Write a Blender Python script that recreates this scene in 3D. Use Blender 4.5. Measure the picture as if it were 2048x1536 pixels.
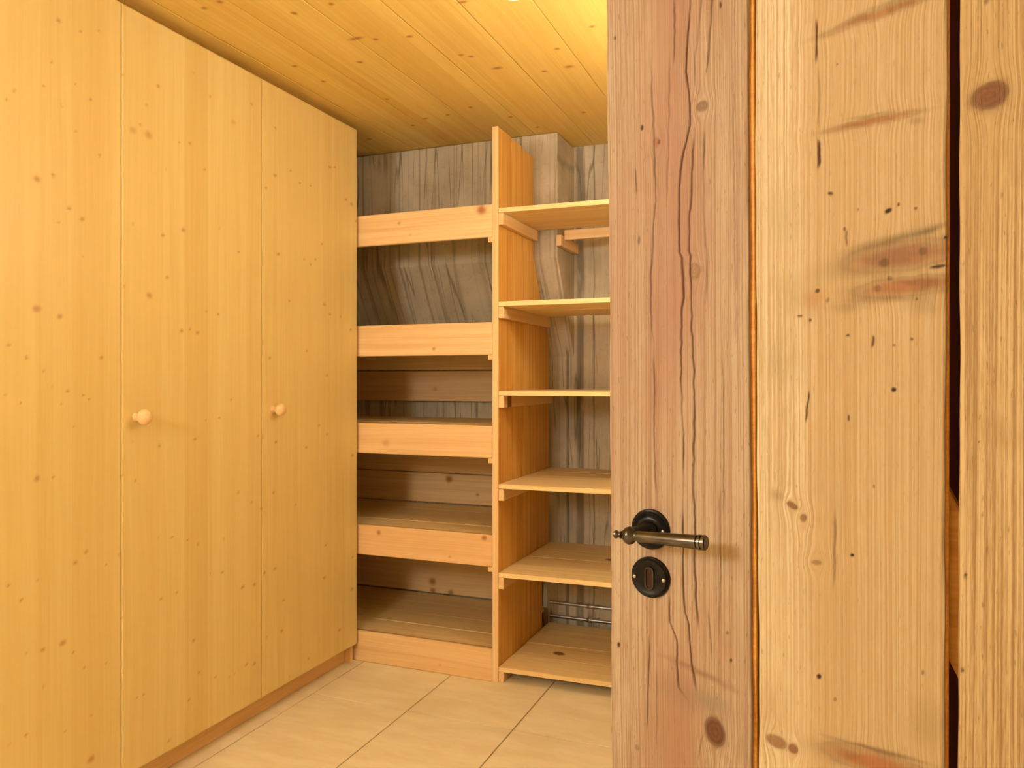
import bpy, bmesh, math, random
import numpy as np
from mathutils import Vector, Matrix, Euler
random.seed(7)
for o in list(bpy.data.objects): bpy.data.objects.remove(o)
SC = bpy.context.scene
COL = SC.collection

# ------------------------------------------------------------------ camera
F = 1538.0; HOR = 758.0; CAMH = 1.22; PHI = math.radians(21.66)
SP, CP = math.sin(PHI), math.cos(PHI)
cam = bpy.data.cameras.new('camera'); camo = bpy.data.objects.new('camera', cam); COL.objects.link(camo)
cam.sensor_width = 36.0; cam.lens = 36.0 * F / 2048.0; cam.shift_y = (HOR - 768.0) / 2048.0
cam.clip_start = 0.02
camo.location = (0, 0, CAMH); camo.rotation_euler = (math.radians(90), 0, PHI)
SC.camera = camo

# ------------------------------------------------------------------ world, exposure
w = bpy.data.worlds.new('world'); SC.world = w; w.use_nodes = True
w.node_tree.nodes['Background'].inputs[0].default_value = (1.0, 0.86, 0.66, 1)
w.node_tree.nodes['Background'].inputs[1].default_value = 0.15
SC.view_settings.view_transform = 'Standard'; SC.view_settings.look = 'None'
SC.view_settings.gamma = 1.0; SC.view_settings.use_curve_mapping = False
SC.view_settings.exposure = 0.0
LANTERN = dict(pos=(-1.30, -0.75, 1.76), r=0.22, color=(1.0, 1.0, 0.96), strength=30.5)
CEILLAMP = dict(r=0.07, color=(1.0, 0.99, 0.90), lamps=(((-0.66, 1.67, 2.33), -0.15, 20.5), ((-0.28, 2.30, 2.33), -0.46, 35.0)))  # second globe is unseen, added to brighten the shelves

# ------------------------------------------------------------------ pixel helpers (photo 2048x1536 -> room)
def ray(px, py):
    a = (px - 1024.0) / F; b = -(py - HOR) / F
    return Vector((-SP + CP * a, CP + SP * a, b))
EYE = Vector((0, 0, CAMH))
def on_x(px, py, X): d = ray(px, py); return EYE + d * (X / d.x)
def on_y(px, py, Y): d = ray(px, py); return EYE + d * (Y / d.y)
def on_z(px, py, Z): d = ray(px, py); return EYE + d * ((Z - CAMH) / d.z)

# ------------------------------------------------------------------ node expression helper
class NT:
    def __init__(s, name):
        m = bpy.data.materials.new(name); m.use_nodes = True; s.m = m; s.t = m.node_tree
        s.bsdf = s.t.nodes['Principled BSDF']; s.x = 0
    def new(s, typ):
        n = s.t.nodes.new(typ); s.x += 40; n.location = (s.x - 4000, (s.x * 7) % 900); return n
    def put(s, sock, v):
        if isinstance(v, X): s.t.links.new(v.s, sock)
        elif v is not None: sock.default_value = v
    def math(s, op, a, b=None, c=None, clamp=False):
        n = s.new('ShaderNodeMath'); n.operation = op; n.use_clamp = clamp
        s.put(n.inputs[0], a)
        if b is not None: s.put(n.inputs[1], b)
        if c is not None: s.put(n.inputs[2], c)
        return X(s, n.outputs[0])
    def vec(s, x, y, z):
        n = s.new('ShaderNodeCombineXYZ')
        for i, v in enumerate((x, y, z)): s.put(n.inputs[i], v)
        return X(s, n.outputs[0])
    def vmath(s, op, a, b=None, scale=None):
        n = s.new('ShaderNodeVectorMath'); n.operation = op; s.put(n.inputs[0], a)
        if b is not None: s.put(n.inputs[1], b)
        if scale is not None: s.put(n.inputs['Scale'], scale)
        return X(s, n.outputs['Value'] if op in ('LENGTH', 'DISTANCE', 'DOT_PRODUCT') else n.outputs[0])
    def sep(s, v):
        n = s.new('ShaderNodeSeparateXYZ'); s.put(n.inputs[0], v); return [X(s, o) for o in n.outputs]
    def noise(s, v, scale=1.0, detail=2.0, rough=0.5, dist=0.0):
        n = s.new('ShaderNodeTexNoise'); s.put(n.inputs['Vector'], v)
        n.inputs['Scale'].default_value = scale; n.inputs['Detail'].default_value = detail
        n.inputs['Roughness'].default_value = rough; n.inputs['Distortion'].default_value = dist
        return X(s, n.outputs['Fac'])
    def voronoi(s, v, scale=1.0, rnd=1.0):
        n = s.new('ShaderNodeTexVoronoi'); s.put(n.inputs['Vector'], v)
        n.inputs['Scale'].default_value = scale; n.inputs['Randomness'].default_value = rnd
        return X(s, n.outputs['Distance']), X(s, n.outputs['Color'])
    def white(s, v, dims='1D'):
        n = s.new('ShaderNodeTexWhiteNoise'); n.noise_dimensions = dims
        s.put(n.inputs['W'] if dims == '1D' else n.inputs['Vector'], v); return X(s, n.outputs['Value'])
    def smooth(s, v, a, b, lo=0.0, hi=1.0):
        n = s.new('ShaderNodeMapRange'); n.interpolation_type = 'SMOOTHSTEP'
        s.put(n.inputs['Value'], v)
        for k, q in (('From Min', a), ('From Max', b), ('To Min', lo), ('To Max', hi)): s.put(n.inputs[k], q)
        return X(s, n.outputs['Result'])
    def mix(s, f, a, b, blend='MIX'):
        n = s.new('ShaderNodeMix'); n.data_type = 'RGBA'; n.blend_type = blend; n.clamp_factor = True
        s.put(n.inputs[0], f)
        for k, v in ((6, a), (7, b)):
            if isinstance(v, X): s.put(n.inputs[k], v)
            else: n.inputs[k].default_value = (v[0], v[1], v[2], 1)
        return X(s, n.outputs[2])
    def attr(s, name, out='Color'):
        n = s.new('ShaderNodeAttribute'); n.attribute_name = name; return X(s, n.outputs[out])
    def objco(s):
        n = s.new('ShaderNodeTexCoord'); return X(s, n.outputs['Object'])
    def rnd(s):
        n = s.new('ShaderNodeObjectInfo'); return X(s, n.outputs['Random'])
    def ellipse(s, v, c, r, rot=0.0):
        """normalised distance from an ellipse in the (x,y) plane of v"""
        n = s.new('ShaderNodeMapping'); n.vector_type = 'TEXTURE'; s.put(n.inputs['Vector'], v)
        n.inputs['Location'].default_value = (c[0], c[1], 0)
        n.inputs['Rotation'].default_value = (0, 0, rot)
        n.inputs['Scale'].default_value = (r[0], r[1], 1)
        return s.vmath('LENGTH', X(s, n.outputs[0]))
    def curve(s, v, pts):
        n = s.new('ShaderNodeFloatCurve'); s.put(n.inputs['Value'], v); n.inputs['Factor'].default_value = 1.0
        c = n.mapping.curves[0]
        n.mapping.use_clip = False
        c.points[0].location = pts[0]; c.points[1].location = pts[-1]
        for p in pts[1:-1]: c.points.new(*p)
        for p in c.points: p.handle_type = 'AUTO'
        n.mapping.update(); return X(s, n.outputs[0])
    def finish(s, color, rough=0.5, bump=None, bdist=0.0005, bstr=1.0, metal=0.0, spec=0.35):
        s.put(s.bsdf.inputs['Base Color'], color if isinstance(color, X) else (*color, 1))
        s.put(s.bsdf.inputs['Roughness'], rough); s.bsdf.inputs['Metallic'].default_value = metal
        s.bsdf.inputs['Specular IOR Level'].default_value = spec
        if bump is not None:
            n = s.new('ShaderNodeBump'); s.put(n.inputs['Height'], bump)
            n.inputs['Distance'].default_value = bdist; n.inputs['Strength'].default_value = bstr
            s.t.links.new(n.outputs[0], s.bsdf.inputs['Normal'])
        return s.m
class X:
    def __init__(s, n, sock): s.n = n; s.s = sock
    def __add__(s, o): return s.n.math('ADD', s, o)
    def __radd__(s, o): return s.n.math('ADD', o, s)
    def __sub__(s, o): return s.n.math('SUBTRACT', s, o)
    def __rsub__(s, o): return s.n.math('SUBTRACT', o, s)
    def __mul__(s, o): return s.n.math('MULTIPLY', s, o)
    def __rmul__(s, o): return s.n.math('MULTIPLY', o, s)
    def max(s, o): return s.n.math('MAXIMUM', s, o)
    def min(s, o): return s.n.math('MINIMUM', s, o)
    def abs(s): return s.n.math('ABSOLUTE', s)
    def floor(s): return s.n.math('FLOOR', s)
    def pow(s, k): return s.n.math('POWER', s, k)

def srgb(r, g, b):
    f = lambda c: c / 12.92 if c <= 0.04045 else ((c + 0.055) / 1.055) ** 2.4
    return tuple(f(v / 255.0) for v in (r, g, b))

# ------------------------------------------------------------------ materials
def wood(name, axes, light, dark, ring=45.0, contrast=1.0, strip=None, strip_amt=0.25, rknots=None, knots=None,
         knot_col=srgb(150, 88, 35), rough=0.5, bump=0.0003, use_rnd=True, piece_var=0.0, fine=1.0):
    """axes = (along grain, across, depth) as indices of the object coordinates"""
    n = NT(name); co = n.objco(); raw = n.sep(co)
    ru = n.rnd()
    c = [raw[axes[0]], raw[axes[1]], raw[axes[2]]]
    if use_rnd: c = [c[0] + ru * 17.3, c[1] + ru * 9.1, c[2] + ru * 5.7]
    u, v, d = c
    warp = n.noise(n.vec(u * 0.9, v * 4.0, d * 4.0), 1.0, 2.0) - 0.5
    v2 = v + warp * 0.035
    g1 = n.noise(n.vec(u * 0.8, v2 * ring, d * ring), 1.0, 3.0, 0.6)
    g2 = n.noise(n.vec(u * 3.0, v2 * ring * 5.0, d * ring * 5.0), 1.0, 2.0, 0.5)
    t = n.smooth(g1 * (1.0 - 0.4 * fine) + g2 * (0.4 * fine), 0.5 - 0.22 / contrast, 0.5 + 0.25 / contrast)
    col = n.mix(t, light, dark)
    if strip:
        k = n.white((v * (1.0 / strip)).floor())
        k2 = n.white((v * (1.0 / strip)).floor() + 37.0)
        col = n.mix(k * strip_amt, col, tuple(a * b for a, b in zip(dark, (0.97, 0.93, 0.8))))
        col = n.mix(k2 * strip_amt * 0.7, col, tuple(min(1, a * 1.06) for a in light))
    if piece_var:
        col = n.mix(ru * piece_var, col, tuple(a * b for a, b in zip(dark, (0.95, 0.85, 0.75))))
    mask = None
    if rknots:
        dens, size = rknots
        dist, vc = n.voronoi(n.vec(u * dens * 0.75 + v * 0.7, v * dens, ru * 50.0 if use_rnd else 0.0), 1.0)
        pick = n.sep(vc)[0]
        rad = n.smooth(pick, 0.35, 1.0, 0.0, size * dens)
        mask = n.smooth(dist - rad, 0.008, -0.05)
    if knots:
        e = n.attr('knot', 'Fac'); mask = e if mask is None else mask.max(e)
    if mask is not None: col = n.mix(mask, col, knot_col)
    return n.finish(col, rough)

def plain(name, col, rough=0.5, metal=0.0, var=0.0, scale=30.0, bump=0.0):
    n = NT(name); nz = n.noise(n.objco(), scale, 4.0)
    c = n.mix(n.smooth(nz, 0.35, 0.65), col, tuple(a * (1 - var) for a in col))
    return n.finish(c, rough, nz if bump else None, bump, 0.5, metal)

def concrete(name):
    n = NT(name); co = n.objco(); x, y, z = n.sep(co)
    big = n.noise(co, 3.0, 5.0, 0.6); small = n.noise(co, 60.0, 4.0, 0.65)
    wob = (n.noise(n.vec(x * 6.0, y * 6.0, z * 2.0), 1.0, 2.0) - 0.5) * 0.02
    xs = x + wob
    st = n.noise(n.vec(xs * 45.0, y * 0.0, z * 0.35), 1.0, 3.0, 0.6)
    drip = n.noise(n.vec(xs * 16.0, 3.0, z * 0.9), 1.0, 1.0)
    line = n.smooth((drip - 0.5).abs(), 0.02, 0.0) * n.smooth(n.noise(n.vec(x * 5.0, 7.0, z * 3.0), 1.0, 2.0), 0.42, 0.58)
    col = n.mix(n.smooth(big, 0.3, 0.7), srgb(212, 197, 168), srgb(176, 161, 134))
    col = n.mix(n.smooth(st, 0.5, 0.72) * 0.55, col, srgb(112, 98, 76))
    col = n.mix(n.smooth(st, 0.45, 0.3) * 0.35, col, srgb(212, 200, 176))
    col = n.mix(line * 0.6, col, srgb(86, 72, 52))
    col = n.mix(n.smooth(small, 0.55, 0.8) * 0.35, col, srgb(110, 96, 74))
    # the two dark water stains running down the wall beside the haunch
    wx = x + (n.noise(n.vec(x * 0.0, 1.0, z * 5.0), 1.0, 3.0) - 0.5) * 0.02
    for cx, wd, st_ in ((-1.052, 0.026, 0.65), (-1.115, 0.010, 0.6), (-0.985, 0.006, 0.55)):
        col = n.mix(n.smooth((wx - cx).abs(), wd, wd * 0.4) * n.smooth(n.noise(n.vec(x * 20.0, 2.0, z * 4.0), 1.0, 3.0), 0.25, 0.5) * st_ * n.smooth(y, 3.50, 3.53), col, srgb(92, 80, 62))
    return n.finish(col, 0.85, None, 0, 0, 0.0, 0.2)

# wardrobe knots, read off the photo, as (z, y, radius z, radius y)
XW = -1.844
_wk = []
def _add(lst, oy):
    for q in lst:
        px, py, r = q[0] * 0.3711, oy + q[1] * 0.3711, q[2] * 0.3711
        p = on_x(px, py, XW); p2 = on_x(px + r, py, XW); p3 = on_x(px, py + r, XW)
        st = q[3] if len(q) > 3 else 0.66
        _wk.append((p.z, p.y, max(abs(p3.z - p.z), 0.003) * 1.05, max(abs(p2.y - p.y), 0.003) * 1.05, 0.0, st))
_add([(315,112,15),(432,172,9),(533,165,7),(277,335,8),(75,490,9),(33,535,10),(237,462,8),(335,570,8),(487,537,10),(405,455,5),(410,710,7),(540,835,10),(200,965,22),(287,942,13),(372,1125,14),(445,1180,14),(317,1198,7),(447,1385,5),(660,403,7),(852,465,11),(788,567,12,.35),(1045,398,6),(1132,520,7),(1355,562,8),(1257,660,14,.35),(1025,773,9),(965,768,7),(1105,915,8),(895,912,5),(878,1268,11),(990,1238,13),(715,1210,7),(1180,1230,6),(1285,1360,8),(900,1497,10),(1485,690,8),(1483,945,11),(1567,920,7),(1433,1015,7),(1673,1000,6),(1617,987,6),(1778,900,10),(1805,900,7),(1895,1100,10),(1865,1075,9),(1500,1370,10),(1700,1398,7),(1675,1425,7),(1735,1315,7),(1920,1190,7),(1640,1395,6),(715,705,22,.4),(800,728,24,.5),(755,672,10,.5)], 0)
_add([(200,315,24),(322,358,17),(143,580,13),(46,512,12),(237,650,8),(547,580,12),(365,760,11),(445,785,8),(478,808,8),(333,825,7),(110,823,8),(30,777,8),(280,738,6),(395,950,7),(290,1220,9),(200,1232,18),(667,197,8),(805,245,20),(898,150,10),(978,437,12),(1065,445,11),(1025,425,7),(1113,328,7),(1175,348,7),(1245,808,7),(1182,905,7),(1110,920,6),(1050,1020,9),(860,1055,10),(712,1038,6),(655,1220,9),(730,1242,8),(1285,1307,8),(1355,1360,8),(1390,1003,8),(1410,1390,9),(1560,275,8),(1748,293,10),(1780,345,8),(1835,360,7),(1455,580,9),(1653,543,6),(1763,675,8),(1762,993,8),(1487,1035,9),(1650,1065,8),(1720,945,7),(1900,1105,10),(1890,430,8),(1475,1307,8),(1592,1373,6)], 500)
_add([(462,375,11),(403,433,13),(573,440,8),(47,550,12),(113,632,11),(640,388,8),(200,525,8),(230,900,15),(340,860,20),(395,912,7),(140,923,7),(235,1098,9),(450,1000,6),(573,970,7),(142,1357,10),(47,1408,9),(350,1340,6),(488,1258,6),(490,1490,22),(1065,332,8),(928,292,7),(855,295,6),(1010,308,6),(1207,302,6),(1198,482,9),(1132,490,6),(1308,562,11),(1373,545,11),(870,622,10),(952,592,7),(1043,848,10),(775,1135,9),(737,1160,7),(1073,1020,9),(1160,1048,7),(1237,1045,6),(1267,1028,5),(1328,980,9),(1370,975,10),(1020,1167,8),(910,1388,8),(655,730,7),(1427,483,9),(1483,460,10),(1528,632,9),(1748,510,9),(1898,570,9),(1518,798,10),(1830,790,10),(1440,830,6),(1665,945,6),(1560,1040,6),(1755,335,7),(1900,400,7)], 966)
DOOR_Y = [0.43, 1.03, 1.627, 2.224, 2.833]
SPL, SPD = srgb(230, 207, 138), srgb(217, 184, 108)
M = {}
for i in range(4):
    kn = [k for k in _wk if DOOR_Y[i] - 0.03 < k[1] < DOOR_Y[i + 1] + 0.03]
    M['wdoor%d' % i] = wood('spruce_panel_%d' % i, (2, 1, 0), SPL, SPD, 30.0, 0.75, 0.098, 0.45,
                            None if kn else (7.0, 0.006), kn or None, srgb(176, 108, 42), 0.42, 0.0001, False)
CEIL = 2.33
_ck = []
for (cx, cy, r, el) in [(1280,10,20,1.5),(760,188,22,2.2),(860,192,14,1),(1022,178,16,1.2),(1270,268,10,1),(1322,275,10,1),(1450,332,20,1.6),(1680,348,16,1),(1800,325,22,1.2),(1740,238,10,1),(780,303,9,1),(460,322,8,1),(600,397,7,1),(912,483,10,1),(1040,612,9,1),(1100,577,14,1.3),(1210,560,14,1),(1320,523,10,1),(825,678,12,1.2),(1515,570,9,1),(1645,620,9,1),(1870,548,12,1),(640,20,9,1),(460,65,8,1),(100,10,9,1),(1910,130,9,1),(20,40,9,1)]:
    p = on_z(400 + cx * 0.4102, cy * 0.4102, CEIL); q = on_z(400 + (cx + r) * 0.4102, cy * 0.4102, CEIL)
    rr = max(0.7 * (q - p).length, 0.008); _ck.append((p.y, p.x, rr * 1.3, rr * el * 1.5, 0.0, 0.9))
M['ceil'] = wood('ceiling_spruce', (1, 0, 2), srgb(236, 206, 116), srgb(216, 174, 82), 26.0, 0.9, 0.104, 0.5, None, _ck, srgb(160, 92, 30), 0.5, 0.0001, False)
M['pine'] = {}
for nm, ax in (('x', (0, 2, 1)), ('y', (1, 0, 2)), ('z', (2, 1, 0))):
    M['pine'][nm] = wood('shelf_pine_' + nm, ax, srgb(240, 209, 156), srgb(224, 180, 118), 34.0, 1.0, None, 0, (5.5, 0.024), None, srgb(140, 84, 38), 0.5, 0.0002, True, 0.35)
M['shelf'] = wood('shelf_board_pine', (0, 1, 2), srgb(246, 222, 164), srgb(226, 190, 126), 34.0, 1.0, None, 0, (5.0, 0.026), None, srgb(130, 78, 34), 0.5, 0.0002, True, 0.3)
M['divider'] = wood('divider_pine', (2, 1, 0), srgb(238, 192, 100), srgb(208, 144, 52), 48.0, 1.3, None, 0, (4.5, 0.024), None, srgb(140, 74, 22), 0.5, 0.0002, True, 0.5)
M['knotty'] = wood('knotty_pine_board', (0, 2, 1), srgb(240, 209, 156), srgb(222, 178, 118), 38.0, 1.1, None, 0, None, True, srgb(158, 92, 46), 0.5, 0, True, 0.35)
M['shade_sheet'] = wood('gap_shade_brown', (2, 0, 1), srgb(132, 72, 30), srgb(96, 48, 18), 40.0, 1.0)  # dark brown paints the shade seen through the door gaps
M['concrete'] = concrete('board_formed_concrete')
M['tile'] = (lambda: (lambda n: (lambda co: n.finish(n.mix(n.smooth(n.noise(n.vmath('MULTIPLY', co, (4.0, 14.0, 1.0)), 1.0, 5.0, 0.6), 0.3, 0.7), srgb(240, 225, 188), srgb(228, 209, 168)), 0.45, n.noise(co, 120.0, 3.0), 0.0003, 0.4))(n.objco()))(NT('beige_tile')))()
M['grout'] = plain('grout', srgb(176, 146, 104), 0.9, 0, 0.15, 80)
M['plaster'] = plain('plaster', srgb(226, 208, 178), 0.9, 0, 0.06, 8)
M['steel'] = plain('galvanised_steel', (0.62, 0.61, 0.58), 0.32, 1.0, 0.2, 40)
M['bronze'] = plain('dark_bronze', (0.018, 0.0145, 0.0125), 0.32, 0.7, 0.5, 90, 0.0003)
M['lever'] = plain('worn_bronze', (0.125, 0.106, 0.084), 0.25, 1.0, 0.45, 40)
M['black'] = plain('keyhole_dark', (0.030, 0.011, 0.005), 0.9)
M['screw'] = plain('screw_steel', (0.42, 0.39, 0.35), 0.3, 1.0, 0.2, 100)
M['white'] = plain('white_enamel', (0.8, 0.78, 0.74), 0.4)
def emit(name, col, st):
    n = NT(name); n.bsdf.inputs['Base Color'].default_value = (0.8, 0.8, 0.8, 1)
    n.bsdf.inputs['Emission Color'].default_value = (*col, 1); n.bsdf.inputs['Emission Strength'].default_value = st
    return n.m

# ------------------------------------------------------------------ mesh helpers
def link(name, me, mat, parent=None):
    o = bpy.data.objects.new(name, me); COL.objects.link(o)
    if mat is not None and me is not None and not me.materials: me.materials.append(mat)
    if parent is not None: o.parent = parent
    return o
def tag(o, label=None, cat=None, group=None, kind=None):
    for k, v in (('label', label), ('category', cat), ('group', group), ('kind', kind)):
        if v: o[k] = v
    return o
def empty(name, loc=(0, 0, 0)):
    o = bpy.data.objects.new(name, None); COL.objects.link(o); o.location = loc; o.empty_display_size = 0.1; return o
def box_me(x0, x1, y0, y1, z0, z1, bev=0.0012):
    bm = bmesh.new(); bmesh.ops.create_cube(bm, size=1.0)
    for v in bm.verts: v.co = ((x0 + x1) / 2 + v.co.x * (x1 - x0), (y0 + y1) / 2 + v.co.y * (y1 - y0), (z0 + z1) / 2 + v.co.z * (z1 - z0))
    if bev: bmesh.ops.bevel(bm, geom=bm.edges[:], offset=bev, segments=1, affect='EDGES')
    me = bpy.data.meshes.new('m'); bm.to_mesh(me); bm.free(); return me
def box(name, x0, x1, y0, y1, z0, z1, mat, parent=None, bev=0.0012):
    """origin at the box's centre-bottom relative to the parent"""
    c = ((x0 + x1) / 2, (y0 + y1) / 2, z0)
    o = link(name, box_me(x0 - c[0], x1 - c[0], y0 - c[1], y1 - c[1], 0, z1 - z0, bev), mat, parent)
    pl = parent.location if parent else Vector((0, 0, 0))
    o.location = Vector(c) - pl
    return o
def wbox(name, x0, x1, y0, y1, z0, z1, mat, parent=None, bev=0.0):
    """mesh kept in world coordinates (object origin at 0)"""
    o = link(name, box_me(x0, x1, y0, y1, z0, z1, bev), mat, parent)
    if parent: o.location = -parent.location
    return o
def prism(name, pts, axis, a, b, mat, parent=None, bev=0.001):
    """polygon pts in the two other axes, extruded along axis from a to b"""
    bm = bmesh.new(); vs = []
    for (p, q) in pts:
        vs.append(bm.verts.new({0: (a, p, q), 1: (p, a, q), 2: (p, q, a)}[axis]))
    f = bm.faces.new(vs); r = bmesh.ops.extrude_face_region(bm, geom=[f])
    for e in r['geom']:
        if isinstance(e, bmesh.types.BMVert): e.co[axis] = b
    bmesh.ops.recalc_face_normals(bm, faces=bm.faces[:])
    if bev: bmesh.ops.bevel(bm, geom=bm.edges[:], offset=bev, segments=1, affect='EDGES')
    me = bpy.data.meshes.new('m'); bm.to_mesh(me); bm.free()
    o = link(name, me, mat, parent)
    if parent: o.location = -parent.location
    return o
def lathe_me(prof, seg=28, axis=(0, 0, 1), at=(0, 0, 0), smooth=True):
    """prof = [(r, h)] spun about axis through at"""
    bm = bmesh.new(); ax = Vector(axis).normalized(); Q = ax.to_track_quat('Z', 'Y'); at = Vector(at)
    rings = []
    for r, h in prof:
        if r < 1e-6: rings.append([bm.verts.new(at + ax * h)])
        else: rings.append([bm.verts.new(at + Q @ Vector((r * math.cos(2 * math.pi * k / seg), r * math.sin(2 * math.pi * k / seg), h))) for k in range(seg)])
    for A, B in zip(rings, rings[1:]):
        for k in range(seg):
            k2 = (k + 1) % seg
            if len(A) == 1 and len(B) == 1: continue
            if len(A) == 1: bm.faces.new((A[0], B[k], B[k2]))
            elif len(B) == 1: bm.faces.new((A[k], A[k2], B[0]))
            else: bm.faces.new((A[k], A[k2], B[k2], B[k]))
    bmesh.ops.recalc_face_normals(bm, faces=bm.faces[:])
    me = bpy.data.meshes.new('m'); bm.to_mesh(me); bm.free()
    if smooth:
        for p in me.polygons: p.use_smooth = True
        try: me.set_sharp_from_angle(angle=math.radians(40))
        except Exception: pass
    return me
def tube_me(p0, p1, r, seg=16):
    p0, p1 = Vector(p0), Vector(p1); L = (p1 - p0).length
    return lathe_me([(0, 0), (r, 0), (r, L), (0, L)], seg, p1 - p0, p0)

_rs = np.random.RandomState(11); _tab = _rs.rand(256, 256)
def vnoise(u, v, octaves=2):
    """smooth value noise, about -0.5..0.5"""
    out = 0.0; amp = 1.0; tot = 0.0
    for o in range(octaves):
        uu, vv = u * 2 ** o + 17.3 * o, v * 2 ** o + 9.7 * o
        i, j = np.floor(uu).astype(int), np.floor(vv).astype(int); f, g = uu - i, vv - j
        f, g = f * f * (3 - 2 * f), g * g * (3 - 2 * g); i0, i1, j0, j1 = i % 256, (i + 1) % 256, j % 256, (j + 1) % 256
        out = out + amp * ((_tab[i0, j0] * (1 - f) + _tab[i1, j0] * f) * (1 - g) + (_tab[i0, j1] * (1 - f) + _tab[i1, j1] * f) * g - 0.5); tot += amp; amp *= 0.5
    return out / tot
def sstep(v, a, b):
    t = np.clip((v - a) / (b - a), 0, 1); return t * t * (3 - 2 * t)
def mesh_np(V, Q, extra=()):
    """mesh from a vertex array, a quad array and a few extra polygons"""
    me = bpy.data.meshes.new('m'); nq = len(Q); loops = np.concatenate([np.asarray(Q, int).ravel()] + [np.asarray(e, int) for e in extra])
    tot = np.array([4] * nq + [len(e) for e in extra]); st = np.concatenate([[0], np.cumsum(tot)[:-1]])
    me.vertices.add(len(V)); me.vertices.foreach_set('co', np.asarray(V, np.float32).ravel())
    me.loops.add(len(loops)); me.loops.foreach_set('vertex_index', loops.astype(np.int32))
    me.polygons.add(len(tot)); me.polygons.foreach_set('loop_start', st.astype(np.int32))
    me.update(calc_edges=True); me.validate(); return me
def panel(name, O, U, V, T, nu, nv, mat, parent, knots, coord):
    """slab with corner O, edges U and V, thickness T; the face (U,V) is a fine grid carrying the knot mask"""
    O, U, V, T = (np.array(q, float) for q in (O, U, V, T))
    iu, iv = np.meshgrid(np.arange(nu + 1), np.arange(nv + 1), indexing='ij')
    P = O + (iu.ravel() / nu)[:, None] * U + (iv.ravel() / nv)[:, None] * V
    n0 = len(P); ix = lambda a, b: a * (nv + 1) + b
    a, b = np.meshgrid(np.arange(nu), np.arange(nv), indexing='ij'); a, b = a.ravel(), b.ravel()
    Q = np.stack([ix(a, b), ix(a + 1, b), ix(a + 1, b + 1), ix(a, b + 1)], 1)
    if np.dot(np.cross(U, V), T) > 0: Q = Q[:, ::-1]
    P = np.concatenate([P, [O + T, O + U + T, O + U + V + T, O + V + T]]); c = [n0, n0 + 1, n0 + 2, n0 + 3]
    e1 = [ix(k, 0) for k in range(nu + 1)]; e2 = [ix(nu, k) for k in range(nv + 1)]; e3 = [ix(nu - k, nv) for k in range(nu + 1)]; e4 = [ix(0, nv - k) for k in range(nv + 1)]
    ex = [e1 + [c[1], c[0]], e2 + [c[2], c[1]], e3 + [c[3], c[2]], e4 + [c[0], c[3]], c]
    if np.dot(np.cross(U, V), T) <= 0: ex = [e[::-1] for e in ex]
    me = mesh_np(P, Q, ex)
    cu, cv = P[:, coord[0]], P[:, coord[1]]; w_ = vnoise(cu * 60, cv * 60) * 0.006; m = np.zeros(len(P))
    for (ku, kv, r0, r1, rot, st) in knots:
        m = np.maximum(m, st * (1 - sstep(np.hypot((cu + w_ - ku) / r0, (cv + w_ - kv) / r1), 0.15, 1.25)))
    at_ = me.attributes.new('knot', 'FLOAT', 'POINT'); at_.data.foreach_set('value', m.astype(np.float32))
    o = link(name, me, mat, parent)
    if parent: o.location = -parent.location
    return o
# ------------------------------------------------------------------ the room
XL, XR, YF, YB, YH = -2.44, 0.62, -2.0, 3.535, 3.28
XP, YP = -0.18, 1.12       # face and near end of the wall block behind the open door
fl = wbox('floor', XL, XR, YF, YB, -0.06, -0.012, M['grout']); tag(fl, 'beige ceramic tile floor with thin joints', kind='structure')
TX, TY, TX0, TY0, J = 0.4175, 0.83, -0.985, 2.487, 0.0022
for i in range(-4, 5):
    for j in range(-6, 3):
        a0, a1 = TX0 + i * TX + J, TX0 + (i + 1) * TX - J; b0, b1 = TY0 + j * TY + J, TY0 + (j + 1) * TY - J
        a0, a1, b0, b1 = max(a0, XL), min(a1, XR), max(b0, YF), min(b1, YB)
        if a1 - a0 < 0.02 or b1 - b0 < 0.02: continue
        if a1 <= -1.93 and b0 > 0.43: continue
        if a0 >= XP and b0 >= YP: continue
        wbox('tile', a0, a1, b0, b1, -0.012, 0.0, M['tile'], fl, 0.0008)
ce = wbox('ceiling', XL - 0.1, XR + 0.1, YF - 0.1, YB + 0.2, CEIL + 0.024, CEIL + 0.12, M['plaster']); tag(ce, 'ceiling of pale knotty spruce boards', kind='structure')
bw = 0.208; xb = XL
while xb < XR - 0.01:
    x1 = min(xb + bw, XR); near = [k for k in _ck if xb - 0.05 < k[1] < x1 + 0.05]
    panel('board', (xb + 0.0006, YF, CEIL), (x1 - xb - 0.0012, 0, 0), (0, YB - YF, 0), (0, 0, 0.024), 40 if near else 1, 900 if near else 1, M['ceil'], ce, near, (1, 0)); xb = x1
wb = wbox('wall_back', XL - 0.1, XR + 0.1, YB, YB + 0.2, -0.06, CEIL + 0.12, M['concrete']); tag(wb, 'board-formed grey concrete back wall with drip stains', kind='structure')
prism('haunch', [(YH, CEIL - 0.002), (YB + 0.02, CEIL - 0.002), (YB + 0.02, 1.30), (YB, 1.33), (YH, 1.767)], 0, XL, -1.085, M['concrete'], wb, 0.004)
wl = wbox('wall_left', XL - 0.1, XL, YF - 0.1, YB, -0.06, CEIL + 0.12, M['plaster']); tag(wl, 'plastered side wall behind the wardrobe', kind='structure')
wr = wbox('wall_right', XP, XR, YP, YB, -0.06, CEIL + 0.02, M['pine']['z']); tag(wr, 'wood-lined wall block behind the open plank door', kind='structure')
wbox('shade_sheet', XP + 0.002, XR, YP - 0.012, YP, 0.0, CEIL - 0.002, M['shade_sheet'], wr)['label'] = 'added dark sheet painting the shade behind the door gaps'
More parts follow.
